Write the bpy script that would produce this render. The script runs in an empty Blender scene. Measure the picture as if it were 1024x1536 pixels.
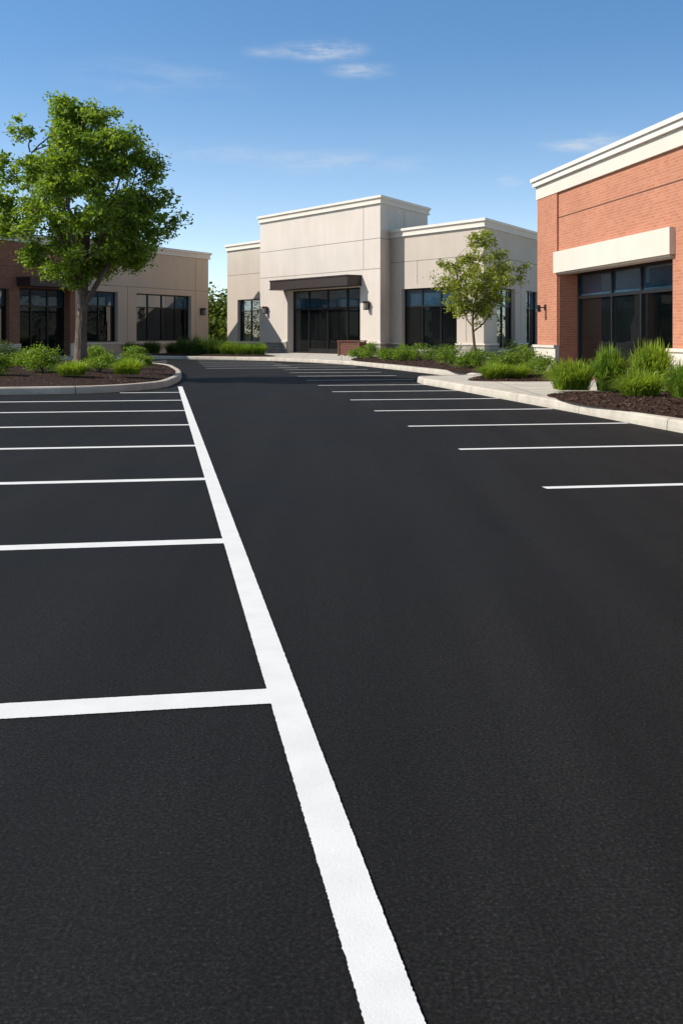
import bpy, math, random
import numpy as np
from mathutils import Vector, noise

random.seed(7)
rng = np.random.default_rng(11)
scene = bpy.context.scene
scene.view_settings.view_transform = 'Standard'
scene.view_settings.look = 'None'
scene.view_settings.exposure = 0

# ------------------------------------------------------------------ materials
def new_mat(name):
    m = bpy.data.materials.new(name); m.use_nodes = True
    nt = m.node_tree
    return m, nt, nt.nodes['Principled BSDF']
def N(nt, typ, **kw):
    n = nt.nodes.new(typ)
    for k, v in kw.items(): setattr(n, k, v)
    return n
def ramp(nt, stops):
    r = nt.nodes.new('ShaderNodeValToRGB'); el = r.color_ramp.elements
    while len(el) < len(stops): el.new(0.5)
    for e, (p, c) in zip(el, stops):
        e.position = p; e.color = (c[0], c[1], c[2], 1)
    return r
def noise_n(nt, vec, scale, detail=4, rough=0.55):
    n = nt.nodes.new('ShaderNodeTexNoise'); n.inputs['Scale'].default_value = scale
    n.inputs['Detail'].default_value = detail; n.inputs['Roughness'].default_value = rough
    if vec is not None: nt.links.new(vec, n.inputs['Vector'])
    return n
def mul(nt, a, b, fac=1.0, mode='MULTIPLY'):
    m = N(nt, 'ShaderNodeMix', data_type='RGBA', blend_type=mode)
    if isinstance(fac, float): m.inputs[0].default_value = fac
    else: nt.links.new(fac, m.inputs[0])
    for s, x in ((6, a), (7, b)):
        if isinstance(x, tuple): m.inputs[s].default_value = (*x, 1)
        else: nt.links.new(x, m.inputs[s])
    return m.outputs[2]
def bump(nt, bs, h, strength, dist):
    b = N(nt, 'ShaderNodeBump'); b.inputs['Strength'].default_value = strength
    b.inputs['Distance'].default_value = dist
    nt.links.new(h, b.inputs['Height']); nt.links.new(b.outputs[0], bs.inputs['Normal'])
    return b

def mat_asphalt():
    m, nt, bs = new_mat('asphalt'); L = nt.links.new
    tc = N(nt, 'ShaderNodeTexCoord'); o = tc.outputs['Object']
    fine = noise_n(nt, o, 95, 4, 0.85)
    r1 = ramp(nt, [(0.30, (0.0040, 0.0038, 0.0036)), (0.48, (0.0165, 0.0158, 0.0150)), (0.62, (0.042, 0.0405, 0.039)), (0.74, (0.16, 0.155, 0.15))])
    L(fine.outputs[0], r1.inputs[0])
    big = noise_n(nt, o, 0.35, 5, 0.6)
    r2 = ramp(nt, [(0.3, (0.74, 0.74, 0.74)), (0.7, (1.0, 1.0, 1.0))]); L(big.outputs[0], r2.inputs[0])
    c = mul(nt, r1.outputs[0], r2.outputs[0])
    mp = N(nt, 'ShaderNodeMapping'); mp.inputs['Rotation'].default_value = (0, 0, math.radians(-28))
    mp.inputs['Scale'].default_value = (2.2, 0.12, 1); L(o, mp.inputs[0])
    st = noise_n(nt, mp.outputs[0], 1.0, 4, 0.55)
    r3 = ramp(nt, [(0.35, (0.70, 0.70, 0.70)), (0.65, (1.0, 1.0, 1.0))]); L(st.outputs[0], r3.inputs[0])
    c = mul(nt, c, r3.outputs[0])
    md = noise_n(nt, o, 22, 4, 0.65)
    r4 = ramp(nt, [(0.3, (0.76,)*3), (0.7, (1.0,)*3)]); L(md.outputs[0], r4.inputs[0])
    c = mul(nt, c, r4.outputs[0])
    L(c, bs.inputs['Base Color'])
    rr = ramp(nt, [(0.3, (0.66,)*3), (0.7, (0.85,)*3)]); L(big.outputs[0], rr.inputs[0])
    L(rr.outputs[0], bs.inputs['Roughness'])
    bs.inputs['Specular IOR Level'].default_value = 0.13
    bump(nt, bs, fine.outputs[0], 0.6, 0.006)
    return m
def mat_paint():
    m, nt, bs = new_mat('road_paint'); L = nt.links.new
    tc = N(nt, 'ShaderNodeTexCoord'); o = tc.outputs['Object']
    n1 = noise_n(nt, o, 140, 4, 0.8)
    r1 = ramp(nt, [(0.24, (0.35, 0.34, 0.33)), (0.35, (0.78, 0.77, 0.75)), (1, (0.87, 0.86, 0.84))]); L(n1.outputs[0], r1.inputs[0])
    n2 = noise_n(nt, o, 6, 4); r2 = ramp(nt, [(0.3, (0.93, 0.93, 0.92)), (0.6, (1, 1, 1))]); L(n2.outputs[0], r2.inputs[0])
    L(mul(nt, r1.outputs[0], r2.outputs[0]), bs.inputs['Base Color'])
    bs.inputs['Roughness'].default_value = 0.75; bs.inputs['Specular IOR Level'].default_value = 0.3
    bump(nt, bs, n1.outputs[0], 0.4, 0.003)
    return m
def mat_concrete(name, col, joint=None):
    m, nt, bs = new_mat(name); L = nt.links.new
    tc = N(nt, 'ShaderNodeTexCoord'); o = tc.outputs['Object']
    n1 = noise_n(nt, o, 2.2, 7, 0.65)
    r1 = ramp(nt, [(0.3, tuple(x*0.78 for x in col)), (0.7, tuple(min(1, x*1.12) for x in col))]); L(n1.outputs[0], r1.inputs[0])
    n2 = noise_n(nt, o, 60, 3, 0.7); r2 = ramp(nt, [(0.3, (0.82,)*3), (0.6, (1.0,)*3)]); L(n2.outputs[0], r2.inputs[0])
    c = mul(nt, r1.outputs[0], r2.outputs[0])
    if joint:
        br = N(nt, 'ShaderNodeTexBrick'); br.offset = 0; br.inputs['Scale'].default_value = 1
        br.inputs['Brick Width'].default_value = joint[0]; br.inputs['Row Height'].default_value = joint[1]
        br.inputs['Mortar Size'].default_value = 0.012
        br.inputs['Color1'].default_value = (1, 1, 1, 1); br.inputs['Color2'].default_value = (0.93, 0.93, 0.92, 1)
        br.inputs['Mortar'].default_value = (0.35, 0.33, 0.3, 1)
        L(tc.outputs['UV'], br.inputs['Vector'])
        c = mul(nt, c, br.outputs[0])
    L(c, bs.inputs['Base Color']); bs.inputs['Roughness'].default_value = 0.85
    bs.inputs['Specular IOR Level'].default_value = 0.25
    bump(nt, bs, n2.outputs[0], 0.3, 0.003)
    return m
def mat_stucco(name, col, streak=0.965):
    m, nt, bs = new_mat(name); L = nt.links.new
    tc = N(nt, 'ShaderNodeTexCoord'); o = tc.outputs['Object']
    n1 = noise_n(nt, o, 0.6, 5, 0.6)
    r1 = ramp(nt, [(0.3, tuple(x*0.95 for x in col)), (0.7, tuple(min(1, x*1.03) for x in col))]); L(n1.outputs[0], r1.inputs[0])
    mp = N(nt, 'ShaderNodeMapping'); mp.inputs['Scale'].default_value = (1.6, 1.6, 0.25); L(o, mp.inputs[0])
    n2 = noise_n(nt, mp.outputs[0], 1.2, 4, 0.55); r2 = ramp(nt, [(0.35, (streak, streak*.995, streak*.985)), (0.6, (1,)*3)]); L(n2.outputs[0], r2.inputs[0])
    L(mul(nt, r1.outputs[0], r2.outputs[0]), bs.inputs['Base Color'])
    n3 = noise_n(nt, o, 45, 3, 0.6)
    bs.inputs['Roughness'].default_value = 0.9; bs.inputs['Specular IOR Level'].default_value = 0.2
    bump(nt, bs, n3.outputs[0], 0.25, 0.005)
    return m
def mat_brick(name, c1, c2, mortar, bw=0.2, rh=0.068, ms=0.006):
    m, nt, bs = new_mat(name); L = nt.links.new
    tc = N(nt, 'ShaderNodeTexCoord')
    br = N(nt, 'ShaderNodeTexBrick'); br.inputs['Scale'].default_value = 1
    br.inputs['Brick Width'].default_value = bw; br.inputs['Row Height'].default_value = rh
    br.inputs['Mortar Size'].default_value = ms; br.inputs['Mortar Smooth'].default_value = 0.2
    br.inputs['Color1'].default_value = (*c1, 1); br.inputs['Color2'].default_value = (*c2, 1)
    br.inputs['Mortar'].default_value = (*mortar, 1)
    L(tc.outputs['UV'], br.inputs['Vector'])
    n1 = noise_n(nt, tc.outputs['Object'], 0.9, 6, 0.65)
    r1 = ramp(nt, [(0.3, (0.88,)*3), (0.7, (1.0,)*3)]); L(n1.outputs[0], r1.inputs[0])
    L(mul(nt, br.outputs[0], r1.outputs[0]), bs.inputs['Base Color'])
    bs.inputs['Roughness'].default_value = 0.9; bs.inputs['Specular IOR Level'].default_value = 0.2
    b = bump(nt, bs, br.outputs['Fac'], 0.4, 0.005); b.invert = True
    return m
def mat_plain(name, col, rough=0.5, metal=0.0, spec=0.5):
    m, nt, bs = new_mat(name); L = nt.links.new
    tc = N(nt, 'ShaderNodeTexCoord'); n1 = noise_n(nt, tc.outputs['Object'], 7, 5)
    r1 = ramp(nt, [(0.3, tuple(x*0.85 for x in col)), (0.7, tuple(min(1, x*1.1) for x in col))]); L(n1.outputs[0], r1.inputs[0])
    L(r1.outputs[0], bs.inputs['Base Color'])
    bs.inputs['Roughness'].default_value = rough; bs.inputs['Metallic'].default_value = metal
    bs.inputs['Specular IOR Level'].default_value = spec
    return m
def mat_glass(name, c0, c1, ior):
    m, nt, bs = new_mat(name); L = nt.links.new
    tc = N(nt, 'ShaderNodeTexCoord'); n2 = noise_n(nt, tc.outputs['Object'], 0.5, 3)
    r = ramp(nt, [(.35, c0), (.65, c1)]); L(n2.outputs[0], r.inputs[0]); L(r.outputs[0], bs.inputs['Base Color'])
    bs.inputs['Roughness'].default_value = 0.01; bs.inputs['IOR'].default_value = ior
    n1 = noise_n(nt, tc.outputs['Object'], 0.5, 1)
    bump(nt, bs, n1.outputs[0], 0.15, 0.015)
    return m
def mat_leaf(name, c_dark, c_light, trans=0.35):
    m, nt, bs = new_mat(name); L = nt.links.new
    g = N(nt, 'ShaderNodeNewGeometry'); tc = N(nt, 'ShaderNodeTexCoord')
    n1 = noise_n(nt, tc.outputs['Object'], 1.3, 3)
    ad = N(nt, 'ShaderNodeMath', operation='MULTIPLY_ADD'); ad.inputs[1].default_value = 0.55
    L(g.outputs['Random Per Island'], ad.inputs[0])
    sub = N(nt, 'ShaderNodeMath', operation='MULTIPLY'); sub.inputs[1].default_value = 0.5
    L(n1.outputs[0], sub.inputs[0]); L(sub.outputs[0], ad.inputs[2])
    r = ramp(nt, [(0.15, c_dark), (0.85, c_light)]); L(ad.outputs[0], r.inputs[0])
    L(r.outputs[0], bs.inputs['Base Color']); bs.inputs['Roughness'].default_value = 0.5
    bs.inputs['Specular IOR Level'].default_value = 0.35
    tr = N(nt, 'ShaderNodeBsdfTranslucent')
    tcx = mul(nt, r.outputs[0], (1.8, 1.6, 0.7)); L(tcx, tr.inputs[0])
    mx = N(nt, 'ShaderNodeMixShader'); mx.inputs[0].default_value = trans
    L(bs.outputs[0], mx.inputs[1]); L(tr.outputs[0], mx.inputs[2])
    L(mx.outputs[0], nt.nodes['Material Output'].inputs[0])
    return m
def mat_mulch():
    m, nt, bs = new_mat('bark_mulch'); L = nt.links.new
    tc = N(nt, 'ShaderNodeTexCoord'); v = N(nt, 'ShaderNodeTexVoronoi'); v.inputs['Scale'].default_value = 22
    L(tc.outputs['Object'], v.inputs['Vector'])
    n = noise_n(nt, tc.outputs['Object'], 30, 5, 0.7)
    r = ramp(nt, [(0.25, (0.012, 0.007, 0.005)), (0.55, (0.06, 0.032, 0.022)), (0.8, (0.15, 0.085, 0.055))]); L(n.outputs[0], r.inputs[0])
    L(r.outputs[0], bs.inputs['Base Color']); bs.inputs['Roughness'].default_value = 0.95
    bs.inputs['Specular IOR Level'].default_value = 0.15
    ad = N(nt, 'ShaderNodeMath', operation='ADD'); L(v.outputs[0], ad.inputs[0]); L(n.outputs[0], ad.inputs[1])
    bump(nt, bs, ad.outputs[0], 1.0, 0.04)
    return m
def mat_bark():
    m, nt, bs = new_mat('bark'); L = nt.links.new
    tc = N(nt, 'ShaderNodeTexCoord'); mp = N(nt, 'ShaderNodeMapping'); mp.inputs['Scale'].default_value = (14, 14, 3)
    L(tc.outputs['Object'], mp.inputs[0]); n = noise_n(nt, mp.outputs[0], 1.5, 6, 0.65)
    r = ramp(nt, [(0.3, (0.05, 0.034, 0.025)), (0.7, (0.23, 0.16, 0.12))]); L(n.outputs[0], r.inputs[0])
    L(r.outputs[0], bs.inputs['Base Color']); bs.inputs['Roughness'].default_value = 0.9
    bump(nt, bs, n.outputs[0], 0.8, 0.03)
    return m
def mat_grass():
    m, nt, bs = new_mat('lawn'); L = nt.links.new
    tc = N(nt, 'ShaderNodeTexCoord'); n = noise_n(nt, tc.outputs['Object'], 0.3, 8, 0.7)
    r = ramp(nt, [(0.3, (0.03, 0.06, 0.014)), (0.7, (0.09, 0.13, 0.03))]); L(n.outputs[0], r.inputs[0])
    L(r.outputs[0], bs.inputs['Base Color']); bs.inputs['Roughness'].default_value = 0.95
    return m

M = dict(
    asphalt=mat_asphalt(), paint=mat_paint(),
    curb=mat_concrete('curb_concrete', (0.60, 0.53, 0.44), (3.0, 50.0)),
    walk=mat_concrete('sidewalk_concrete', (0.62, 0.57, 0.49), (1.8, 1.8)),
    stucco=mat_stucco('stucco_cream', (0.655, 0.575, 0.50)),
    stucco2=mat_stucco('stucco_tan', (0.545, 0.465, 0.39)),
    stucco3=mat_stucco('stucco_taupe', (0.58, 0.45, 0.345)),
    trim=mat_stucco('trim_cream', (0.70, 0.62, 0.53), 0.97),
    cap=mat_stucco('trim_cap', (0.74, 0.69, 0.62), 0.98),
    joint=mat_plain('joint_grey', (0.24, 0.20, 0.165), 0.9, 0, 0.1),
    bjoint=mat_plain('joint_brown', (0.16, 0.07, 0.045), 0.9, 0, 0.1),
    brick=mat_brick('red_brick', (0.55, 0.225, 0.13), (0.47, 0.18, 0.10), (0.54, 0.32, 0.23)),
    brick2=mat_brick('dark_brick', (0.33, 0.14, 0.08), (0.24, 0.095, 0.055), (0.30, 0.19, 0.13)),
    stone=mat_brick('stone_veneer', (0.40, 0.355, 0.30), (0.27, 0.245, 0.215), (0.15, 0.135, 0.12), 0.38, 0.17, 0.012),
    frame=mat_plain('bronze_frame', (0.020, 0.019, 0.018), 0.4, 0.3),
    canopy=mat_plain('canopy_metal', (0.045, 0.030, 0.026), 0.5, 0.2),
    glass=mat_glass('tinted_glass', (0.002, 0.003, 0.003), (0.006, 0.008, 0.009), 1.75),
    glassup=mat_glass('painted_sky_glass', (0.010, 0.032, 0.052), (0.03, 0.08, 0.125), 2.1),  # upper panes: blue sky reflection painted into the base colour
    mulch=mat_mulch(), bark=mat_bark(), lawn=mat_grass(),
    wood=mat_plain('stained_wood', (0.16, 0.06, 0.035), 0.6),
    lampglass=mat_plain('frosted_glass', (0.25, 0.23, 0.19), 0.4),
    leaf=mat_leaf('tree_leaf', (0.070, 0.155, 0.016), (0.29, 0.41, 0.065), 0.47),
    leaf2=mat_leaf('young_leaf', (0.13, 0.18, 0.025), (0.38, 0.43, 0.085), 0.5),
    shrub=mat_leaf('shrub_leaf', (0.06, 0.13, 0.012), (0.25, 0.38, 0.045), 0.4),
    shrubd=mat_leaf('dark_shrub_leaf', (0.025, 0.065, 0.010), (0.10, 0.18, 0.025), 0.3),
    blade=mat_leaf('grass_blade', (0.11, 0.20, 0.014), (0.33, 0.45, 0.055), 0.42),
    far=mat_leaf('distant_foliage', (0.05, 0.09, 0.016), (0.18, 0.24, 0.045), 0.35),
    chip=mat_leaf('mulch_chip', (0.015, 0.009, 0.006), (0.16, 0.09, 0.06), 0.02),
)

# ------------------------------------------------------------------ mesh tools
class MB:
    def __init__(s): s.v = []; s.f = []; s.uv = []; s.m = []; s.mats = []
    def mi(s, mat):
        if mat not in s.mats: s.mats.append(mat)
        return s.mats.index(mat)
    def face(s, pts, uvs, mat):
        b = len(s.v); s.v += [tuple(p) for p in pts]; s.f.append(tuple(range(b, b+len(pts))))
        s.uv += list(uvs); s.m.append(s.mi(mat))
    def obj(s, name, parent=None, smooth=False):
        me = bpy.data.meshes.new(name); me.from_pydata(s.v, [], s.f)
        uvl = me.uv_layers.new(name='UVMap')
        uvl.data.foreach_set('uv', np.array(s.uv, dtype=np.float32).ravel())
        for k in s.mats: me.materials.append(M[k])
        me.polygons.foreach_set('material_index', s.m)
        if smooth: me.polygons.foreach_set('use_smooth', [True]*len(s.f))
        me.update()
        o = bpy.data.objects.new(name, me); scene.collection.objects.link(o)
        if parent: o.parent = parent
        return o
def empty(name):
    e = bpy.data.objects.new(name, None); scene.collection.objects.link(e); e.empty_display_size = 0.5
    return e
def plan_quad_prism(mb, pts, z0, z1, mat, sides=None, bottom=True):
    """vertical prism over a CCW plan polygon"""
    n = len(pts); acc = 0
    for i in range(n):
        a, b = pts[i], pts[(i+1) % n]; L = math.hypot(b[0]-a[0], b[1]-a[1])
        mb.face([(a[0], a[1], z0), (b[0], b[1], z0), (b[0], b[1], z1), (a[0], a[1], z1)],
                [(acc, z0), (acc+L, z0), (acc+L, z1), (acc, z1)], mat)
        acc += L
    mb.face([(p[0], p[1], z1) for p in pts], [(p[0], p[1]) for p in pts], mat)
    if bottom:
        mb.face([(p[0], p[1], z0) for p in reversed(pts)], [(p[0], p[1]) for p in reversed(pts)], mat)
def offset_poly(pts, d):
    """offset CCW polygon outward by d (mitred)"""
    n = len(pts); out = []
    for i in range(n):
        p0, p1, p2 = Vector(pts[i-1]), Vector(pts[i]), Vector(pts[(i+1) % n])
        a = (p1-p0).normalized(); b = (p2-p1).normalized()
        na = Vector((a.y, -a.x)); nb = Vector((b.y, -b.x))
        m = (na+nb).normalized(); k = d/max(0.35, m.dot(na))
        out.append((p1.x+m.x*k, p1.y+m.y*k))
    return out
class Wall:
    """vertical wall plane from p0 to p1 (left to right seen from outside)"""
    def __init__(s, p0, p1):
        s.p0 = Vector(p0); s.p1 = Vector(p1); s.L = (s.p1-s.p0).length
        s.d = (s.p1-s.p0).normalized(); s.n = Vector((s.d.y, -s.d.x))
    def P(s, t, o=0): q = s.p0+s.d*t+s.n*o; return (q.x, q.y)
    def box(s, mb, t0, t1, o0, o1, z0, z1, mat):
        plan = [s.P(t0, o1), s.P(t1, o1), s.P(t1, o0), s.P(t0, o0)]
        c = [(x, y, z) for z in (z0, z1) for x, y in plan]
        w = o1-o0
        mb.face([c[0], c[1], c[5], c[4]], [(t0, z0), (t1, z0), (t1, z1), (t0, z1)], mat)
        mb.face([c[1], c[2], c[6], c[5]], [(0, z0), (w, z0), (w, z1), (0, z1)], mat)
        mb.face([c[2], c[3], c[7], c[6]], [(t1, z0), (t0, z0), (t0, z1), (t1, z1)], mat)
        mb.face([c[3], c[0], c[4], c[7]], [(0, z0), (w, z0), (w, z1), (0, z1)], mat)
        mb.face([c[4], c[5], c[6], c[7]], [(t0, 0), (t1, 0), (t1, w), (t0, w)], mat)
        mb.face([c[3], c[2], c[1], c[0]], [(t0, 0), (t1, 0), (t1, w), (t0, w)], mat)
    def build(s, mb, z0, z1, ops, mat):
        ts = sorted({0, s.L, *[o['t'][0] for o in ops], *[o['t'][1] for o in ops]})
        zs = sorted({z0, z1, *[o['z'][0] for o in ops], *[o['z'][1] for o in ops]})
        for ta, tb in zip(ts, ts[1:]):
            for za, zb in zip(zs, zs[1:]):
                tm, zm = (ta+tb)/2, (za+zb)/2
                if any(o['t'][0] < tm < o['t'][1] and o['z'][0] < zm < o['z'][1] for o in ops): continue
                A, B = s.P(ta), s.P(tb)
                mb.face([(*A, za), (*B, za), (*B, zb), (*A, zb)], [(ta, za), (tb, za), (tb, zb), (ta, zb)], mat)
        for o in ops:
            (ta, tb), (za, zb), r = o['t'], o['z'], o.get('r', 0.25)
            A, B, a, b = s.P(ta), s.P(tb), s.P(ta, -r), s.P(tb, -r)
            mb.face([(*A, za), (*A, zb), (*a, zb), (*a, za)], [(0, za), (0, zb), (r, zb), (r, za)], mat)
            mb.face([(*b, za), (*b, zb), (*B, zb), (*B, za)], [(0, za), (0, zb), (r, zb), (r, za)], mat)
            mb.face([(*A, zb), (*B, zb), (*b, zb), (*a, zb)], [(ta, 0), (tb, 0), (tb, r), (ta, r)], mat)
            mb.face([(*A, za), (*a, za), (*b, za), (*B, za)], [(ta, 0), (ta, r), (tb, r), (tb, 0)], mat)
    def window(s, fr, gl, o):
        (ta, tb), (za, zb), r = o['t'], o['z'], o.get('r', 0.25)
        w = o.get('w', 0.07); mu = o.get('mull') or [ta+(tb-ta)*i/o.get('n', 3) for i in range(1, o.get('n', 3))]
        s.box(fr, ta, tb, -r+0.002, -r+0.09, zb-w, zb, 'frame'); s.box(fr, ta, tb, -r+0.002, -r+0.09, za, za+w, 'frame')
        s.box(fr, ta, ta+w, -r+0.002, -r+0.088, za+w, zb-w, 'frame'); s.box(fr, tb-w, tb, -r+0.002, -r+0.088, za+w, zb-w, 'frame')
        for x in mu: s.box(fr, x-w/2, x+w/2, -r+0.002, -r+0.084, za+w, zb-w, 'frame')
        edges = [ta+w] + [q for x in mu for q in (x-w/2, x+w/2)] + [tb-w]
        tz = o.get('tr')
        for i in range(0, len(edges), 2):
            s.box(fr, edges[i], edges[i+1], -r+0.002, -r+0.08, tz-w/2, tz+w/2, 'frame')
        if o.get('door'):
            for i in range(2, len(edges)-2, 2):
                s.box(fr, edges[i], edges[i+1], -r+0.002, -r+0.07, za+w+0.002, za+w+0.2, 'frame')
            mid = (edges[len(edges)//2]+edges[len(edges)//2-1])/2
            for dx in (-0.12, 0.12):
                s.box(fr, mid+dx-0.015, mid+dx+0.015, -r+0.085, -r+0.12, 0.95, 1.45, 'frame')
        rd = random.Random(int(ta*100)+int(zb*10))
        for i in range(0, len(edges), 2):
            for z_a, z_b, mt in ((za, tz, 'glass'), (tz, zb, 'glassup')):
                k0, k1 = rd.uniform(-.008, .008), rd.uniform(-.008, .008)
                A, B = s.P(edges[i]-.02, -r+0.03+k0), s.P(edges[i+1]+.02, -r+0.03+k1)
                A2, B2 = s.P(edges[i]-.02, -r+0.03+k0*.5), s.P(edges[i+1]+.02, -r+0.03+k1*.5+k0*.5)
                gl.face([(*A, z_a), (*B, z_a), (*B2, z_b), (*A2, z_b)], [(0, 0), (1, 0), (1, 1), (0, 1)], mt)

def building_part(parent, label, poly, z1, wallmat, ops={}, base=None, cornice=None, joints=[], vjoints=[], jm='joint', z0=0.05):
    wm, fr, gl, tm = MB(), MB(), MB(), MB()
    n = len(poly); walls = [Wall(poly[i], poly[(i+1) % n]) for i in range(n)]
    zt = z1 - max([c[1] for c in cornice]) if cornice else z1
    for i, w in enumerate(walls):
        o = ops.get(i, [])
        w.build(wm, z0, zt, o, wallmat)
        for q in o: w.window(fr, gl, q)
    for (a, b, out, mt) in cornice or []:
        plan_quad_prism(tm, offset_poly(poly, out), z1-b, z1-a, mt)
    if base:
        h, out, mt = base; off = offset_poly(poly, out); offc = offset_poly(poly, out+0.04)
        for i, w in enumerate(walls):
            o = sorted(ops.get(i, []), key=lambda q: q['t'][0]); segs = []; cur = 0
            for q in o:
                segs.append((cur, q['t'][0], h))
                if q['z'][0] > 0.4: segs.append((q['t'][0], q['t'][1], min(h, q['z'][0]-0.06)))
                cur = q['t'][1]
            segs.append((cur, w.L, h))
            for ta, tb, hh in segs:
                if tb-ta < 0.01: continue
                for (of, za, zb, m2) in ((off, z0, hh-0.07, mt), (offc, hh-0.07, hh, 'trim')):
                    od = out if of is off else out+0.04
                    pa = of[i] if ta == 0 else w.P(ta, od); pb = of[(i+1) % n] if tb == w.L else w.P(tb, od)
                    plan_quad_prism(tm, [pa, pb, w.P(tb, 0.0), w.P(ta, 0.0)], za, zb, m2)
    for (i, z) in joints:
        w = walls[i]; w.box(tm, 0.01, w.L-0.01, -0.01, 0.004, z-0.015, z+0.015, jm)
    for (i, t, za, zb) in vjoints:
        walls[i].box(tm, t-0.015, t+0.015, -0.01, 0.006, za, zb, jm)
    wm.obj(label+'_walls', parent)
    if tm.f: tm.obj(label+'_trim', parent)
    if fr.f: fr.obj(label+'_window_frames', parent); gl.obj(label+'_window_glass', parent)
    return walls

# ------------------------------------------------------------------ lot frame
AX = Vector((-0.1658, 0.9862)); BX = Vector((0.9862, 0.1658))
def UV(u, v): q = BX*u+AX*v; return (q.x, q.y)
def catmull(pts, step=0.4, closed=False):
    P = [Vector(p) for p in pts]; n = len(P); out = []
    rngi = range(n) if closed else range(n-1)
    for i in rngi:
        p0 = P[i-1] if (closed or i > 0) else P[0]; p1 = P[i]; p2 = P[(i+1) % n]
        p3 = P[(i+2) % n] if (closed or i+2 < n) else P[-1]
        L = (p2-p1).length; k = max(2, int(L/step))
        d1 = (p2-p1).length; d0 = max(1e-3, (p1-p0).length); d2 = max(1e-3, (p3-p2).length)
        m1 = ((p2-p1)/d1*d0+(p1-p0)/d0*d1)/(d0+d1)*d1 if (p1-p0).length > 1e-6 else (p2-p1)
        m2 = ((p3-p2)/d2*d1+(p2-p1)/d1*d2)/(d1+d2)*d1 if (p3-p2).length > 1e-6 else (p2-p1)
        for j in range(k):
            t = j/k; t2 = t*t; t3 = t2*t
            q = p1*(2*t3-3*t2+1)+m1*(t3-2*t2+t)+p2*(-2*t3+3*t2)+m2*(t3-t2)
            out.append((q.x, q.y))
    if not closed: out.append(tuple(P[-1]))
    return out
def side_offset(pts, d, closed=False):
    n = len(pts); out = []
    for i in range(n):
        a = Vector(pts[i-1]) if (closed or i > 0) else Vector(pts[i]); b = Vector(pts[(i+1) % n]) if (closed or i < n-1) else Vector(pts[i])
        t = (b-a).normalized(); out.append((pts[i][0]+t.y*d, pts[i][1]-t.x*d))
    return out
def sweep_curb(name, pts, closed=False):
    prof = [(0, -0.05), (0.0, 0.05), (0.012, 0.125), (0.03, 0.148), (0.06, 0.156), (0.165, 0.158), (0.17, 0.08)]
    rows = [side_offset(pts, o, closed) for o, z in prof]; mb = MB(); acc = 0; n = len(pts)
    for i in range(n if closed else n-1):
        j = (i+1) % n; L = math.hypot(pts[j][0]-pts[i][0], pts[j][1]-pts[i][1])
        for k in range(len(prof)-1):
            za, zb = prof[k][1], prof[k+1][1]
            A, B, C, D = rows[k][i], rows[k][j], rows[k+1][j], rows[k+1][i]
            mb.face([(*D, zb), (*C, zb), (*B, za), (*A, za)], [(acc, k*.1+1.), (acc+L, k*.1+1.), (acc+L, k*.1+.9), (acc, k*.1+.9)], 'curb')
        acc += L
    return mb.obj(name)

mb = MB(); S = 1500
mb.face([(-S, -S, -0.02), (S, -S, -0.02), (S, S, -0.02), (-S, S, -0.02)], [(0, 0), (1, 0), (1, 1), (0, 1)], 'lawn'); mb.obj('ground')
mb = MB()
mb.face([(-60, -30, 0), (45, -30, 0), (45, 71, 0), (-60, 71, 0)], [(0, 0), (1, 0), (1, 1), (0, 1)], 'asphalt'); mb.obj('asphalt_parking_lot')

def stripe(mb, A, B, width, z, fine_to=9.0):
    A, B = Vector(A), Vector(B); L = (B-A).length; d = (B-A)/L; nn = Vector((-d.y, d.x)); t = 0; rows = []
    ph = random.random()*50
    while True:
        p = A+d*t; near = p.length
        st = 0.005 if near < 5 else 0.02 if near < fine_to else (0.08 if near < 20 else 0.5)
        def e(k): return 0.0014*noise.noise(Vector((t*28, k+ph, 0)))+0.0020*noise.noise(Vector((t*140, k+ph, 3)))+random.gauss(0, .0005)
        rows.append((p+nn*(width/2+e(0)), p-nn*(width/2+e(9))))
        if t >= L: break
        t = min(L, t+st)
    for (a, b), (c, e_) in zip(rows, rows[1:]):
        mb.face([(b.x, b.y, z), (e_.x, e_.y, z), (c.x, c.y, z), (a.x, a.y, z)], [(0, 0)]*4, 'paint')
mb = MB()
stripe(mb, UV(0.414, -4), UV(0.414, 25.8), 0.108, 0.006)
for k in range(-1, 8):
    v = 3.66+2.8*k
    stripe(mb, UV(0.37, v), UV(-5.2 if k < 7 else -0.9, v), 0.15, 0.003)
for k in range(-2, 13):
    v = 8.26+2.93*k; u0 = 3.05+0.04*(v-8); u1 = 6.46 if k < 7 else 6.9+(k-7)*0.12
    stripe(mb, UV(u0, v), UV(u1, v), 0.12, 0.004)
for v in (39.5, 42.3, 45.1, 47.9, 50.7):
    stripe(mb, UV(1.6, v), UV(5.0, v), 0.12, 0.008)
for v in (47.5, 50.0, 52.4):
    stripe(mb, UV(-4.5, v), UV(0.2, v), 0.12, 0.004)
mb.obj('parking_lines')

outline = [(7.74, -6.8), (6.41, 1.08), (4.75, 10.94), (3.43, 18.83), (2.43, 24.75), (2.02, 27.2), (2.02, 28.2), (2.35, 28.75), (2.95, 28.95),
           (3.5, 29.15), (3.74, 29.6), (3.62, 30.5), (2.75, 34.3), (1.66, 39), (.22, 44.3), (-1.9, 48.6), (-3.9, 51.3), (-7.2, 53.6), (-9.5, 53.9),
           (-12, 51.5), (-15.5, 45), (-20, 38), (-32, 20)]
cl = catmull(outline, 0.4)
sweep_curb('curb', cl)
inner = side_offset(cl, 0.09)
mb = MB(); poly = inner+[(-58, 20), (-58, 70), (42, 70), (42, -6.8)]
poly = list(reversed(poly))
plan_quad_prism(mb, poly, -0.01, 0.15, 'walk', bottom=False)
mb.obj('sidewalk')

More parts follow.
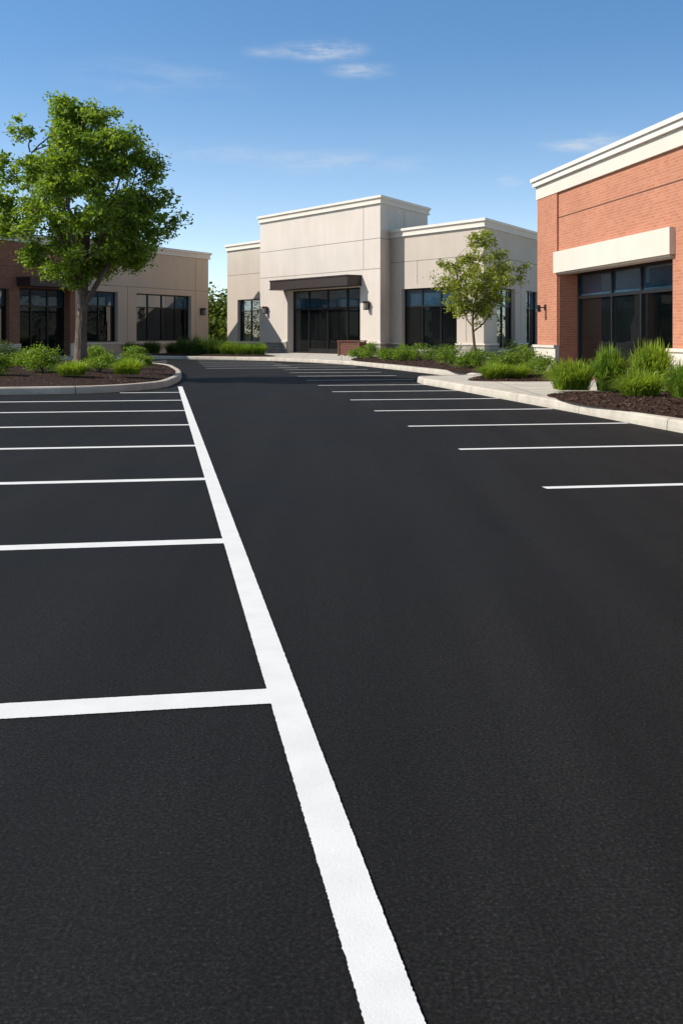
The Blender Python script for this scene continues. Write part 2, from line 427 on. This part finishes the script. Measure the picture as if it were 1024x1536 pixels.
isl = [UV(*p) for p in [(-16, 22.9), (-9, 22.9), (-3.3, 22.9), (-1.2, 23.4), (-.2, 24.8), (.32, 27.5), (.52, 30.5), (.48, 36), (0, 41), (-1.5, 44.6), (-4, 45.8), (-9, 44), (-16, 40)]]
icl = catmull(list(reversed(isl)), 0.3, True)
def resample(pts, n):
    P = [Vector(p) for p in pts]; seg = [(P[(i+1) % len(P)]-P[i]).length for i in range(len(P))]; T = sum(seg); out = []; i = 0; acc = 0
    for k in range(n):
        s = T*k/n
        while acc+seg[i] < s: acc += seg[i]; i += 1
        q = P[i].lerp(P[(i+1) % len(P)], (s-acc)/max(seg[i], 1e-6)); out.append((q.x, q.y))
    return out
def mulch_bed(name, pts, z0, h, chips, parent=None, nr=16, centre=None):
    pts = resample(pts, 160); c = Vector(centre) if centre else sum((Vector(p) for p in pts), Vector((0, 0)))/len(pts); mb = MB()
    rows = []
    def zz(x, y, s): return z0+h*(1-(1-s)**3)+0.03*noise.noise(Vector((x*1.7, y*1.7, 0)))*min(1, s*5)
    for r in range(nr):
        s = (r/nr)**1.4
        row = []
        for p in pts:
            x = p[0]*(1-s)+c.x*s; y = p[1]*(1-s)+c.y*s
            row.append((x, y, zz(x, y, s)))
        rows.append(row)
    for a, b in zip(rows, rows[1:]):
        for i in range(160):
            j = (i+1) % 160; q = [a[i], a[j], b[j], b[i]]
            mb.face(q, [(p[0], p[1]) for p in q], 'mulch')
    mb.face(rows[-1], [(p[0], p[1]) for p in rows[-1]], 'mulch')
    for k in range(chips):
        p = pts[random.randrange(160)]; s = 0.02+0.95*random.random()**1.3*0.9; x = p[0]*(1-s)+c.x*s; y = p[1]*(1-s)+c.y*s; z = zz(x, y, s)+0.012
        a = random.random()*6.28; l = random.uniform(.02, .05); w = l*0.35; t = random.uniform(-.5, .5)
        dx, dy = math.cos(a), math.sin(a)
        mb.face([(x-dx*l, y-dy*l, z-t*l), (x+dy*w, y-dx*w, z), (x+dx*l, y+dy*l, z+t*l), (x-dy*w, y+dx*w, z+.01)], [(0, 0)]*4, 'chip')
    return mb.obj(name, parent)
island = empty('planted_island')
c = sweep_curb('island_curb', icl, True); c.parent = island
mulch_bed('island_mulch', side_offset(icl, 0.12, True), 0.13, 0.2, 9000, island)
near = catmull([UV(6.68, 5), UV(6.68, 12), UV(6.7, 17.8), UV(7.0, 18.7), UV(8.2, 19.3), UV(10.0, 19.6), UV(10.25, 12), UV(10.3, 5)], 0.3, True)
mulch_bed('mulch_bed', near, 0.153, 0.12, 7000)
mulch_bed('mulch_bed', catmull([(3.3, 25.1), (4.3, 24.9), (5.55, 25.2), (5.45, 29.8), (4.2, 29.8), (3.7, 28)], .3, True), 0.153, 0.1, 3000)
mulch_bed('mulch_bed', catmull([(4.2, 30.1), (5.4, 30.3), (7, 36), (6.5, 48), (2.3, 54.5), (1.0, 51.5), (.55, 44.8), (1.95, 39.3), (3.05, 34.4)], .4, True), 0.153, 0.12, 5000)
mulch_bed('mulch_bed', catmull([(-10.2, 56.8), (-7.3, 54.4), (-3.6, 53.2), (-4.0, 57.5), (-7.5, 64), (-9.0, 63)], .4, True), 0.153, 0.12, 2000)

# ------------------------------------------------------------------ centre building
E = Vector((0.4653, 0.8851)); D = Vector((-0.572, 0.820))
C0 = Vector((2.038, 56.0)); B0 = C0+D*12.4
ST_C = [(0.0, 0.13, 0.17, 'cap'), (0.13, 0.17, 0.12, 'trim'), (0.17, 0.34, 0.08, 'trim'), (0.34, 0.41, 0.12, 'cap')]
def pt(v): return (v.x, v.y)
cb = empty('retail_building')
front = building_part(cb, 'entrance_block', [pt(B0), pt(C0), pt(C0+E*6.33), pt(B0+E*6.33)], 8.59, 'stucco',
    ops={0: [dict(t=(3.2, 10.6), z=(0.16, 3.85), r=0.5, mull=[4.9, 6.85, 8.8], tr=2.75, w=0.09, door=True)]},
    base=(0.85, 0.07, 'stone'), cornice=ST_C, joints=[(0, 6.35), (0, 4.75), (1, 6.35), (3, 6.35)], vjoints=[(0, 10.9, 4.77, 6.33), (0, 10.9, 6.37, 8.15), (1, 3.1, 1, 8.15)])
fw = front[0]
mb = MB()
fw.box(mb, 2.75, 10.72, 0.002, 0.95, 3.95, 4.40, 'canopy')
fw.box(mb, 2.71, 10.76, 0.003, 0.99, 4.40, 4.47, 'canopy')
fw.box(mb, 2.71, 10.76, 0.003, 0.99, 3.89, 3.95, 'canopy')
mb.obj('entrance_canopy', cb)
W0 = C0+E*1.24; W1 = W0-D*7.36
building_part(cb, 'right_wing', [pt(W0+D*0.4), pt(W1), pt(W1+E*9.08), pt(W0+D*0.4+E*9.08)], 6.85, 'stucco2',
    ops={0: [dict(t=(1.38, 5.8), z=(0.52, 3.66), r=0.3, n=3, tr=2.72)],
         1: [dict(t=(1.9, 4.7), z=(0.52, 3.6), r=0.3, n=2, tr=2.7), dict(t=(6.6, 8.8), z=(0.52, 3.6), r=0.3, n=2, tr=2.7)]},
    base=(0.82, 0.07, 'stone'), cornice=ST_C, joints=[(0, 5.1), (1, 5.1)], vjoints=[(0, 2.7, 3.87, 5.08), (0, 6.5, .9, 5.08), (1, 5.6, 1, 5.08)])
L0 = Vector((-5.2, 67.9)); L1 = L0+D*4.31
building_part(cb, 'left_wing', [pt(L1), pt(L0-D*1.0), pt(L0-D*1.0+E*6), pt(L1+E*6)], 7.26, 'stucco2',
    ops={0: [dict(t=(1.4, 4.25), z=(0.82, 3.55), r=0.3, n=2, tr=2.8)]},
    base=(0.8, 0.07, 'stone'), cornice=ST_C, joints=[(0, 5.2)])

# ------------------------------------------------------------------ left building
R = Vector((-8.9, 67.0)); lb = empty('shop_building'); PN = Vector((0.885, -0.465))
Q0 = R-E*12.3; Q1 = R+E*0.9
building_part(lb, 'stucco_wing', [pt(Q0), pt(Q1), pt(Q1-PN*12), pt(Q0-PN*12)], 6.46, 'stucco3',
    ops={0: [dict(t=(1.6, 4.35), z=(0.85, 3.65), r=0.3, n=2, tr=2.85), dict(t=(6.0, 11.35), z=(0.88, 3.65), r=0.3, n=4, tr=2.85)]},
    base=(0.8, 0.07, 'stucco3'), cornice=ST_C, joints=[(0, 4.0)], vjoints=[(0, 5.2, .9, 3.98), (0, 11.8, .9, 6.0)])
S1 = R-E*12+PN*0.5; S0 = R-E*26+PN*0.5
sw = building_part(lb, 'brick_wing', [pt(S0), pt(S1), pt(S1-PN*12.6), pt(S0-PN*12.6)], 6.25, 'brick2',
    ops={0: [dict(t=(6.4, 9.3), z=(0.9, 3.5), r=0.3, n=2, tr=2.7), dict(t=(10.0, 13.6), z=(0.16, 3.6), r=0.5, n=3, tr=2.7, w=0.09, door=True)]},
    base=(0.8, 0.07, 'trim'), cornice=ST_C, jm='bjoint', joints=[(0, 4.6)])
mb = MB(); sw[0].box(mb, 9.8, 13.85, 0.002, 0.9, 3.66, 4.02, 'canopy'); sw[0].box(mb, 9.76, 13.89, 0.003, 0.94, 4.02, 4.10, 'canopy'); mb.obj('entrance_canopy', lb)

# ------------------------------------------------------------------ right brick building
K = Vector((5.57, 30.0)); g = Vector((0.150, -0.989)); nn = Vector((0.989, 0.150))
bb = empty('brick_building')
rw = building_part(bb, 'main_block', [pt(K), pt(K+g*20), pt(K+g*20+nn*14), pt(K+nn*14)], 5.65, 'brick',
    ops={0: [dict(t=(1.6, 8.23), z=(0.2, 2.9), r=0.6, mull=[3.86, 5.54, 7.2], tr=2.24, w=0.085),
             dict(t=(10.2, 16.8), z=(0.2, 2.9), r=0.6, mull=[12.4, 14.1, 15.8], tr=2.24, w=0.085)]},
    base=(0.97, 0.11, 'trim'), cornice=[(0, 0.10, 0.20, 'cap'), (0.10, 0.24, 0.15, 'cap'), (0.24, 0.60, 0.07, 'trim')],
    jm='bjoint', joints=[(0, 4.38)], vjoints=[])[0]
mb = MB()
rw.box(mb, 0.0, 1.57, 0.002, 0.05, 0.975, 5.045, 'brick')
rw.box(mb, 1.5, 8.35, 0.052, 0.13, 2.9, 3.46, 'trim')
rw.box(mb, 1.6, 8.23, -0.3, 0.052, 2.86, 2.898, 'trim')
rw.box(mb, 10.1, 16.9, 0.004, 0.13, 2.9, 3.46, 'trim')
rw.box(mb, 1.575, 8.35, 0.002, 0.05, 2.902, 3.455, 'trim')
mb.obj('lintels_and_pilaster', bb)

def lantern(wall, t, z, o=0.0, s=1.0):
    e = empty('wall_lantern'); mb = MB()
    wall.box(mb, t-.07*s, t+.07*s, o+.002, o+.03, z-.16*s, z+.16*s, 'frame')
    wall.box(mb, t-.02*s, t+.02*s, o+.03, o+.16*s, z+.08*s, z+.12*s, 'frame')
    wall.box(mb, t-.10*s, t+.10*s, o+.07*s, o+.27*s, z+.12*s, z+.17*s, 'frame')
    wall.box(mb, t-.13*s, t+.13*s, o+.04*s, o+.30*s, z+.17*s, z+.20*s, 'frame')
    wall.box(mb, t-.075*s, t+.075*s, o+.095*s, o+.245*s, z-.16*s, z+.12*s, 'lampglass')
    for a, b in ((-.09, .08), (.07, .08), (-.09, .23), (.07, .23)):
        wall.box(mb, t+a*s, t+(a+.02)*s, o+b*s, o+(b+.03)*s, z-.16*s, z+.12*s, 'frame')
    wall.box(mb, t-.09*s, t+.09*s, o+.08*s, o+.26*s, z-.20*s, z-.16*s, 'frame')
    mb.obj('lantern_body', e)
lantern(fw, 11.4, 2.8, 0, 1.15); lantern(fw, 0.85, 2.75, 0, 1.15)
lantern(Wall(pt(Q0), pt(Q1)), 12.4, 2.7, 0, 1.1)
e = empty('wall_lamp'); mb = MB()
rw.box(mb, .62, .74, .052, .075, 1.92, 2.08, 'frame'); rw.box(mb, .665, .695, .075, .22, 1.985, 2.015, 'frame')
cx, cy = rw.P(.68, .26); seg = 16
prof = [(0.03, 2.07), (0.06, 2.06), (0.065, 1.95), (0.085, 1.88), (0.0, 1.885)]
for (r0, z0), (r1, z1) in zip(prof, prof[1:]):
    for i in range(seg):
        a, b = 2*math.pi*i/seg, 2*math.pi*(i+1)/seg
        mb.face([(cx+r0*math.cos(a), cy+r0*math.sin(a), z0), (cx+r0*math.cos(b), cy+r0*math.sin(b), z0), (cx+r1*math.cos(b), cy+r1*math.sin(b), z1), (cx+r1*math.cos(a), cy+r1*math.sin(a), z1)], [(0, 0)]*4, 'frame')
mb.obj('lamp_body', e)

e = empty('wooden_planter'); mb = MB(); pw = Wall((-0.15, 55.2), (0.9, 54.5))
Lp = pw.L
for i in range(5): pw.box(mb, 0, Lp, -0.02, 0.0, .22+i*.135, .22+i*.135+.12, 'wood'); pw.box(mb, 0, Lp, -0.62, -0.60, .22+i*.135, .22+i*.135+.12, 'wood')
for i in range(5):
    pw.box(mb, -.02, 0, -.6, -.02, .22+i*.135, .22+i*.135+.12, 'wood'); pw.box(mb, Lp, Lp+.02, -.6, -.02, .22+i*.135, .22+i*.135+.12, 'wood')
pw.box(mb, .02, Lp-.02, -.6, -.03, .2, .84, 'bjoint')
for a in (-.03, Lp-.05):
    for b in (-.64, -.03): pw.box(mb, a, a+.08, b, b+.07, .15, .93, 'wood')
pw.box(mb, -.06, Lp+.06, .0, .07, .90, .95, 'wood'); pw.box(mb, -.06, Lp+.06, -.69, -.62, .90, .95, 'wood')
pw.box(mb, -.06, .0, -.62, .0, .90, .95, 'wood'); pw.box(mb, Lp, Lp+.06, -.62, .0, .90, .95, 'wood')
mb.obj('planter_box', e)

# ------------------------------------------------------------------ vegetation
def leaves_object(name, cen, size, mat, parent=None, updir=0.35, aspect=0.55):
    n = len(cen); a = rng.normal(size=(n, 3)); a[:, 2] *= 0.7; a /= np.linalg.norm(a, axis=1)[:, None]
    nr = rng.normal(size=(n, 3)); nr[:, 2] += updir*3; nr -= (nr*a).sum(1)[:, None]*a; nr /= np.linalg.norm(nr, axis=1)[:, None]+1e-9
    b = np.cross(nr, a); L = (size*rng.uniform(.65, 1.3, n))[:, None]; W = L*aspect
    fold = nr*L*0.12
    V = np.stack([cen-a*L*.5, cen+b*W*.5+fold, cen+a*L*.5, cen-b*W*.5+fold], 1).reshape(-1, 3)
    me = bpy.data.meshes.new(name)
    me.vertices.add(4*n); me.vertices.foreach_set('co', V.astype(np.float32).ravel())
    me.loops.add(4*n); me.loops.foreach_set('vertex_index', np.arange(4*n, dtype=np.int32))
    me.polygons.add(n); me.polygons.foreach_set('loop_start', np.arange(0, 4*n, 4, dtype=np.int32))
    me.polygons.foreach_set('loop_total', np.full(n, 4, dtype=np.int32))
    me.materials.append(M[mat]); me.update(calc_edges=True); me.validate()
    o = bpy.data.objects.new(name, me); scene.collection.objects.link(o)
    if parent: o.parent = parent
    return o
def tube(mb, pts, rad, mat, seg=8):
    rings = []
    for i, p in enumerate(pts):
        p = Vector(p); a = Vector(pts[max(0, i-1)]); b = Vector(pts[min(len(pts)-1, i+1)]); t = (b-a).normalized()
        x = t.cross(Vector((0.3, 1, 0.1))).normalized(); y = t.cross(x)
        rings.append([p+(x*math.cos(2*math.pi*k/seg)+y*math.sin(2*math.pi*k/seg))*rad[i] for k in range(seg)])
    for r0, r1 in zip(rings, rings[1:]):
        for k in range(seg):
            l = (k+1) % seg; mb.face([r0[k], r1[k], r1[l], r0[l]], [(0, 0)]*4, mat)
def make_tree(name, base, prof, trunk, fork_z, nlobe, lobe_r, nleaf, lsize, lmat, seed, nmain=8, extra=[], tf=0.62):
    rd = random.Random(seed); e = empty(name)
    bx, by, bz = base; zs = [p[0] for p in prof]; rs = [p[1] for p in prof]; mb = MB()
    top = zs[-1]; H = top*tf-bz
    tr = []; rad = []
    def tp(f): return Vector((bx+0.16*math.sin(f*4+seed)*f, by+0.08*math.sin(f*4), bz-0.1+H*f))
    def trad(f): return trunk*(1-0.80*f**1.1)
    for i in range(14):
        f = i/13; tr.append(tp(f)); rad.append(trad(f)*(1+0.7*math.exp(-f*20))+0.008)
    tube(mb, tr, rad, 'bark', 12)
    def trunk_pt(z):
        f = min(1, max(0, (z-bz+0.1)/H)); return tp(f), trad(f)
    mains = []
    for k in range(nmain):
        az = k*2.4+rd.uniform(-.3, .3); z0 = fork_z+(bz+H-0.15-fork_z)*(k/nmain)**1.1
        p0, r0 = trunk_pt(z0); zt = z0+(top-z0)*rd.uniform(.45, .72); R_ = np.interp(zt, zs, rs)*0.66
        q = Vector((bx+math.cos(az)*R_, by+math.sin(az)*R_, zt)); pts = []; rr = []
        for i in range(9):
            t = i/8; p = p0.lerp(q, t); p.z -= 0.12*math.sin(t*math.pi); out = math.sin(t*math.pi)*0.22
            p.x += math.cos(az)*out+(rd.gauss(0, .03) if i else 0); p.y += math.sin(az)*out+(rd.gauss(0, .03) if i else 0)
            pts.append(p); rr.append(max(0.012, min(r0*.75, trunk*.5)*(1-t*.82)))
        tube(mb, pts, rr, 'bark', 8); mains.append(pts)
    cen = []; allp = [p for m in mains for p in m[2:]]
    lobes = []
    while len(lobes) < nlobe:
        z = zs[0]+(zs[-1]-zs[0])*rd.random(); R_ = float(np.interp(z, zs, rs))
        if rd.random() > (R_/max(rs))**1.4: continue
        r = R_*(rd.random()**0.45)*0.93; az = rd.random()*6.283
        lobes.append((Vector((bx+r*math.cos(az), by+r*math.sin(az), z)), rd.uniform(*lobe_r)))
    for (dx, dy, z, r) in extra: lobes.append((Vector((bx+dx, by+dy, z)), r))
    for c, r in lobes:
        s = min(allp, key=lambda p: (p-c).length+max(0, p.z-c.z)*1.2)
        pts = [s.lerp(c, t/5)+Vector((rd.gauss(0, .03), rd.gauss(0, .03), 0.10*math.sin(t/5*3.14))) for t in range(6)]
        tube(mb, pts, [max(.006, .028*trunk/.2*(1-t/6)) for t in range(6)], 'bark', 5)
        ns = 8
        n_each = int(nleaf/ns*(r/np.mean(lobe_r))**2)
        for j in range(ns):
            d = np.array([rd.gauss(0, 1), rd.gauss(0, 1), rd.gauss(0.15, .75)]); d /= np.linalg.norm(d)
            sc = np.array(c)+d*r*rd.uniform(.35, 1.1)
            tube(mb, [c, Vector(sc)], [.01, .004], 'bark', 3)
            cen.append(sc+rng.normal(size=(n_each, 3))*np.array([.30, .30, .24])*r*rd.uniform(.6, 1.1))
    mb.obj('trunk_and_branches', e, smooth=True)
    leaves_object('foliage', np.concatenate(cen), lsize, lmat, e)
    return e
make_tree('shade_tree', (-7.1, 29.0, 0.30),
          [(2.65, .5), (3.05, 1.3), (3.5, 1.9), (4.3, 2.35), (5.2, 2.3), (6.1, 2.0), (6.9, 1.25), (7.5, .3)],
          0.175, 2.0, 116, (.30, .52), 470, 0.115, 'leaf', 5, nmain=10,
          extra=[(2.45, -.4, 4.25, .42), (2.1, -.2, 4.0, .4), (-.45, 0, 7.6, .30), (-.4, .1, 7.3, .36), (.75, -.2, 7.1, .40), (1.95, 0, 5.6, .42), (1.8, -.6, 3.5, .4), (-1.5, -.2, 6.8, .4), (.5, .3, 6.8, .4), (-.3, -.2, 6.9, .42), (1.3, .2, 6.4, .45), (-2.2, -.3, 5.9, .4), (-2.3, 0, 4.2, .4)])
make_tree('ornamental_tree', (4.78, 38.0, 0.2),
          [(1.9, .5), (2.3, 1.1), (2.9, 1.4), (3.6, 1.3), (4.2, .9), (4.75, .3)],
          0.055, 1.35, 52, (.24, .42), 190, 0.105, 'leaf2', 9, nmain=7,
          extra=[(1.7, -.2, 3.6, .28), (1.5, 0, 3.2, .3), (-1.1, 0, 3.7, .26), (.5, 0, 4.5, .28)])

def shrub(name, x, y, z, w, h, n, mat='shrub', ls=0.06):
    rd = random.Random(int(x*1000+y*77)); cen = []
    k = 26
    for j in range(k):
        d = np.array([rd.gauss(0, 1), rd.gauss(0, 1), abs(rd.gauss(0, 1))]); d /= np.linalg.norm(d)
        rr = rd.uniform(.45, .9); c = np.array([x, y, z+h*.12])+d*np.array([w/2, w/2, h*.8])*rr
        cen.append(c+rng.normal(size=(n//k, 3))*np.array([w*.1, w*.1, h*.09]))
    c = np.concatenate(cen); c[:, 2] = np.maximum(c[:, 2], z+.01)
    e = empty(name); leaves_object('foliage', c, ls, mat, e, aspect=.4)
    mb = MB()
    for j in range(9):
        a = rd.random()*6.28; tube(mb, [(x, y, z-.03), (x+math.cos(a)*w*.15, y+math.sin(a)*w*.15, z+h*.35), (x+math.cos(a)*w*.3, y+math.sin(a)*w*.3, z+h*.7)], [.012, .008, .004], 'bark', 4)
    mb.obj('stems', e)
    return e
def blades_object(name, specs, mat):
    mb_v = []; mb_f = []; b = 0
    for (x, y, z, w, h, n) in specs:
        rd = random.Random(int(x*991+y*13))
        for i in range(n):
            a = rd.random()*6.283; r0 = w*.26*math.sqrt(rd.random()); ln = h*rd.uniform(.55, 1.15); lean = rd.random()**.75*w*.5
            ox, oy = x+r0*math.cos(a+rd.gauss(0, 1)), y+r0*math.sin(a+rd.gauss(0, 1)); dx, dy = math.cos(a), math.sin(a)
            wd = rd.uniform(.006, .012)*(1 if h < .7 else 1.3); px, py = -dy*wd, dx*wd
            drop = lean/(w*.5)
            pz = [0, .5*ln*(1-.16*drop), .86*ln*(1-.34*drop), ln*(1-.55*drop)]; pr = [0, lean*.28, lean*.66, lean*1.05]
            for k in range(3):
                q = 1-k*.22
                mb_v += [(ox+dx*pr[k]-px*q, oy+dy*pr[k]-py*q, z+pz[k]), (ox+dx*pr[k]+px*q, oy+dy*pr[k]+py*q, z+pz[k])]
            mb_v.append((ox+dx*pr[3], oy+dy*pr[3], z+pz[3]))
            mb_f += [(b, b+1, b+3, b+2), (b+2, b+3, b+5, b+4), (b+4, b+5, b+6)]; b += 7
    me = bpy.data.meshes.new(name); me.from_pydata(mb_v, [], mb_f); me.materials.append(M[mat]); me.update()
    o = bpy.data.objects.new(name, me); scene.collection.objects.link(o); return o
for (x, y, w, h, n, m) in [(4.38, 20.3, 1.08, .62, 1600, 'blade'), (5.0, 19.9, .72, .86, 1400, 'shrub'), (4.93, 17.6, .92, .5, 1400, 'blade'), (5.5, 16.8, .85, .66, 1400, 'shrub'), (6.0, 14.6, .9, .6, 900, 'blade'), (6.0, 20.6, .9, .95, 1500, 'blade')]:
    blades_object('ornamental_grass', [(x, y, .2, w, h, n)], m)
for (x, y, w, h, m) in [(5.95, 18.8, .85, .62, 'shrub')]:
    shrub('shrub', x, y, .2, w, h, 2600, m, .07)
for (x, y, w, h, m) in [(4.98, 26.6, .95, .74, 'shrub'), (4.2, 25.9, 1.0, .38, 'blade'), (3.7, 25.8, .95, .40, 'blade')]:
    blades_object('ornamental_grass', [(x, y, .2, w, h, 1100)], 'blade') if m == 'blade' else shrub('shrub', x, y, .2, w, h, 2400, m)
for (x, y, w, h, m) in [(4.35, 29.3, 1.05, .66, 'shrub'), (5.0, 29.4, 1.1, .9, 'shrub'), (4.0, 33.0, .95, .56, 'shrub'), (3.75, 36.8, 1.1, .78, 'shrub'), (3.1, 41.2, 1.15, .8, 'shrub'),
                     (2.45, 41.5, 1.0, .7, 'shrub'), (1.85, 43.2, .9, .6, 'shrub'), (1.25, 46, 1.1, .78, 'shrub'), (.75, 47.2, .95, .55, 'shrub'), (5.6, 34, 1.1, .95, 'shrubd'), (5.3, 41, 1.1, .8, 'shrub'), (4.4, 46.5, 1.1, .8, 'shrubd'), (2.9, 48.5, 1.0, .7, 'shrub')]:
    shrub('shrub', x, y, .22, w, h, 1800, m, .08)
for (x, y, w, h, m) in [(-7.75, 27.6, 1.05, .78, 'shrub'), (-8.4, 25.6, .95, .68, 'shrub'), (-6.45, 28.4, 1.05, .54, 'shrub'), (-9.4, 32, 1.1, .7, 'shrub'), (-8.2, 35.5, 1.2, .7, 'shrub'), (-7.2, 36.5, 1.1, .65, 'shrub'), (-6.3, 33, .9, .45, 'shrub'), (-10.6, 34, 1.2, .85, 'shrubd')]:
    shrub('shrub', x, y, .28, w, h, 2400, m, .075)
for (x, y, w, h) in [(-6.5, 25.7, .95, .38), (-5.3, 26.4, 1.0, .43)]:
    blades_object('ornamental_grass', [(x, y, .27, w, h, 1100)], 'blade')
for (x, y, w, h, m) in [(-7.6, 56.4, 1.5, 1.05, 'shrubd'), (-6.8, 56.2, 1.4, 1.0, 'shrubd'), (-5.9, 55.6, 1.4, .8, 'shrub'), (-5.1, 55.2, 1.4, .72, 'shrub'), (-4.3, 55.0, 1.2, .7, 'shrub'), (-8.5, 57.5, 1.4, 1.0, 'shrubd'), (-10.6, 59.2, 1.6, .8, 'shrubd'), (-11.5, 58.2, 1.4, .7, 'shrubd'), (-9.6, 61, 1.4, .7, 'shrubd')]:
    blades_object('ornamental_grass', [(x, y, .2, w, h, 800)], m)

cen = []
def far_tree(x, y, h, w, n):
    rd = random.Random(int(x*31+y*7))
    for j in range(16):
        a = rd.random()*6.28; r = rd.random()**.5*w/2; z = h*rd.uniform(.25, .93); rr = (1-abs(z/h-.5)*1.1)
        cen.append(np.array([x+math.cos(a)*r*rr, y+math.sin(a)*r*rr, z])+rng.normal(size=(n//16, 3))*np.array([w*.13, w*.13, h*.09]))
for i in range(46): far_tree(-75+i*3.6+random.uniform(-1, 1), 105+random.uniform(-6, 12), random.uniform(4.0, 6.5), random.uniform(5, 7), 420)
for i in range(50): far_tree(-85+random.uniform(-4, 4), -90+i*4, random.uniform(6, 10), random.uniform(5, 8), 300)
for (x, y, h, w) in [(-9.3, 82, 4.0, 3.2), (-8.2, 84, 4.4, 3.5), (-10.6, 83, 4.6, 3.5), (-9.0, 76, 2.3, 2.2), (-7.9, 76.5, 2.0, 2.0), (-10.0, 77, 2.1, 2.0)]:
    far_tree(x, y, h, w, 1900)
big = np.concatenate(cen); big[:, 2] = np.maximum(big[:, 2], .1)
leaves_object('distant_trees', big, 0.34, 'far', None, aspect=.7)

# ------------------------------------------------------------------ sky, sun, camera
sun_dir = Vector((-0.985, -0.06, 0)).normalized(); elev = math.radians(39)
az = math.atan2(sun_dir.x, sun_dir.y)
w = bpy.data.worlds.new('World'); scene.world = w; w.use_nodes = True; nt = w.node_tree; L = nt.links.new
bg = nt.nodes['Background']; bg.inputs[1].default_value = 0.13
tc = N(nt, 'ShaderNodeTexCoord'); dirv = tc.outputs['Generated']
mp = N(nt, 'ShaderNodeMapping'); mp.inputs['Scale'].default_value = (1, 1, 1.5); mp.inputs['Location'].default_value = (0, 0, 0.05); L(dirv, mp.inputs[0])
nv = N(nt, 'ShaderNodeVectorMath', operation='NORMALIZE'); L(mp.outputs[0], nv.inputs[0])
sky = N(nt, 'ShaderNodeTexSky', sky_type='NISHITA'); sky.sun_disc = False; sky.sun_elevation = elev; sky.sun_rotation = az % (2*math.pi)
sky.air_density = 1.0; sky.dust_density = 0.6; sky.ozone_density = 1.4; L(nv.outputs[0], sky.inputs[0])
sx = N(nt, 'ShaderNodeSeparateXYZ'); L(dirv, sx.inputs[0])
def zmap(a, b):
    m = N(nt, 'ShaderNodeMapRange', interpolation_type='SMOOTHSTEP'); L(sx.outputs[2], m.inputs[0]); m.inputs[1].default_value = a; m.inputs[2].default_value = b; return m.outputs[0]
grade = mul(nt, (2.1, 1.92, 1.70), (0.84, 1.22, 1.42), zmap(-0.02, 0.30), 'MIX')
grade = mul(nt, grade, (0.88, 0.80, 0.68), zmap(0.32, 0.6), 'MIX')
skyc = mul(nt, sky.outputs[0], grade)
cmap = N(nt, 'ShaderNodeMapping'); cmap.inputs['Scale'].default_value = (7, 7, 30); L(dirv, cmap.inputs[0])
cn = noise_n(nt, cmap.outputs[0], 2.4, 9, 0.68)
total = None
def cloud(cx, cz, sx_, sz, s):
    global total
    k = math.sqrt(cx*cx+1+cz*cz); c = (cx/k, 1/k, cz/k)
    sb = N(nt, 'ShaderNodeVectorMath', operation='SUBTRACT'); L(dirv, sb.inputs[0]); sb.inputs[1].default_value = c
    ml = N(nt, 'ShaderNodeVectorMath', operation='MULTIPLY'); L(sb.outputs[0], ml.inputs[0]); ml.inputs[1].default_value = (1/sx_, 1/.3, 1/sz)
    ln = N(nt, 'ShaderNodeVectorMath', operation='LENGTH'); L(ml.outputs[0], ln.inputs[0])
    mr = N(nt, 'ShaderNodeMapRange', interpolation_type='SMOOTHSTEP'); L(ln.outputs['Value'], mr.inputs[0])
    mr.inputs[1].default_value = 1.0; mr.inputs[2].default_value = 0.0; mr.inputs[3].default_value = 0; mr.inputs[4].default_value = s
    if total is None: total = mr.outputs[0]
    else:
        ad = N(nt, 'ShaderNodeMath', operation='ADD'); L(total, ad.inputs[0]); L(mr.outputs[0], ad.inputs[1]); total = ad.outputs[0]
cloud(-.018, .268, .052, .014, .95); cloud(.018, .249, .042, .011, .65); cloud(-.07, .266, .03, .008, .35)
cloud(.226, .180, .05, .014, .65); cloud(.158, .144, .018, .008, .4); cloud(0, .162, .12, .016, .36); cloud(-.13, .173, .11, .015, .25); cloud(-.17, .24, .12, .03, .16)
cr = N(nt, 'ShaderNodeMapRange', interpolation_type='SMOOTHSTEP'); L(cn.outputs[0], cr.inputs[0]); cr.inputs[1].default_value = .34; cr.inputs[2].default_value = .70
fm = N(nt, 'ShaderNodeMath', operation='MULTIPLY'); fm.use_clamp = True; L(cr.outputs[0], fm.inputs[0]); L(total, fm.inputs[1])
col = mul(nt, skyc, (5.9, 6.1, 6.3), fm.outputs[0], 'MIX')
L(col, bg.inputs[0])
sl = bpy.data.lights.new('sun', 'SUN'); sl.energy = 5.0; sl.angle = math.radians(0.5); sl.color = (1, .955, .88)
so = bpy.data.objects.new('sun', sl); scene.collection.objects.link(so)
td = Vector((sun_dir.x*math.cos(elev), sun_dir.y*math.cos(elev), math.sin(elev)))
so.rotation_euler = td.to_track_quat('Z', 'Y').to_euler(); so.location = (-30, 10, 40)
cam = bpy.data.cameras.new('camera'); cam.sensor_fit = 'VERTICAL'; cam.sensor_height = 36; cam.sensor_width = 24; cam.lens = 37.36
cam.shift_y = -266/1536; cam.clip_end = 4000; cam.clip_start = .05
co = bpy.data.objects.new('camera', cam); scene.collection.objects.link(co); co.location = (0, 0, 1.25); co.rotation_euler = (math.radians(90), 0, 0)
scene.camera = co
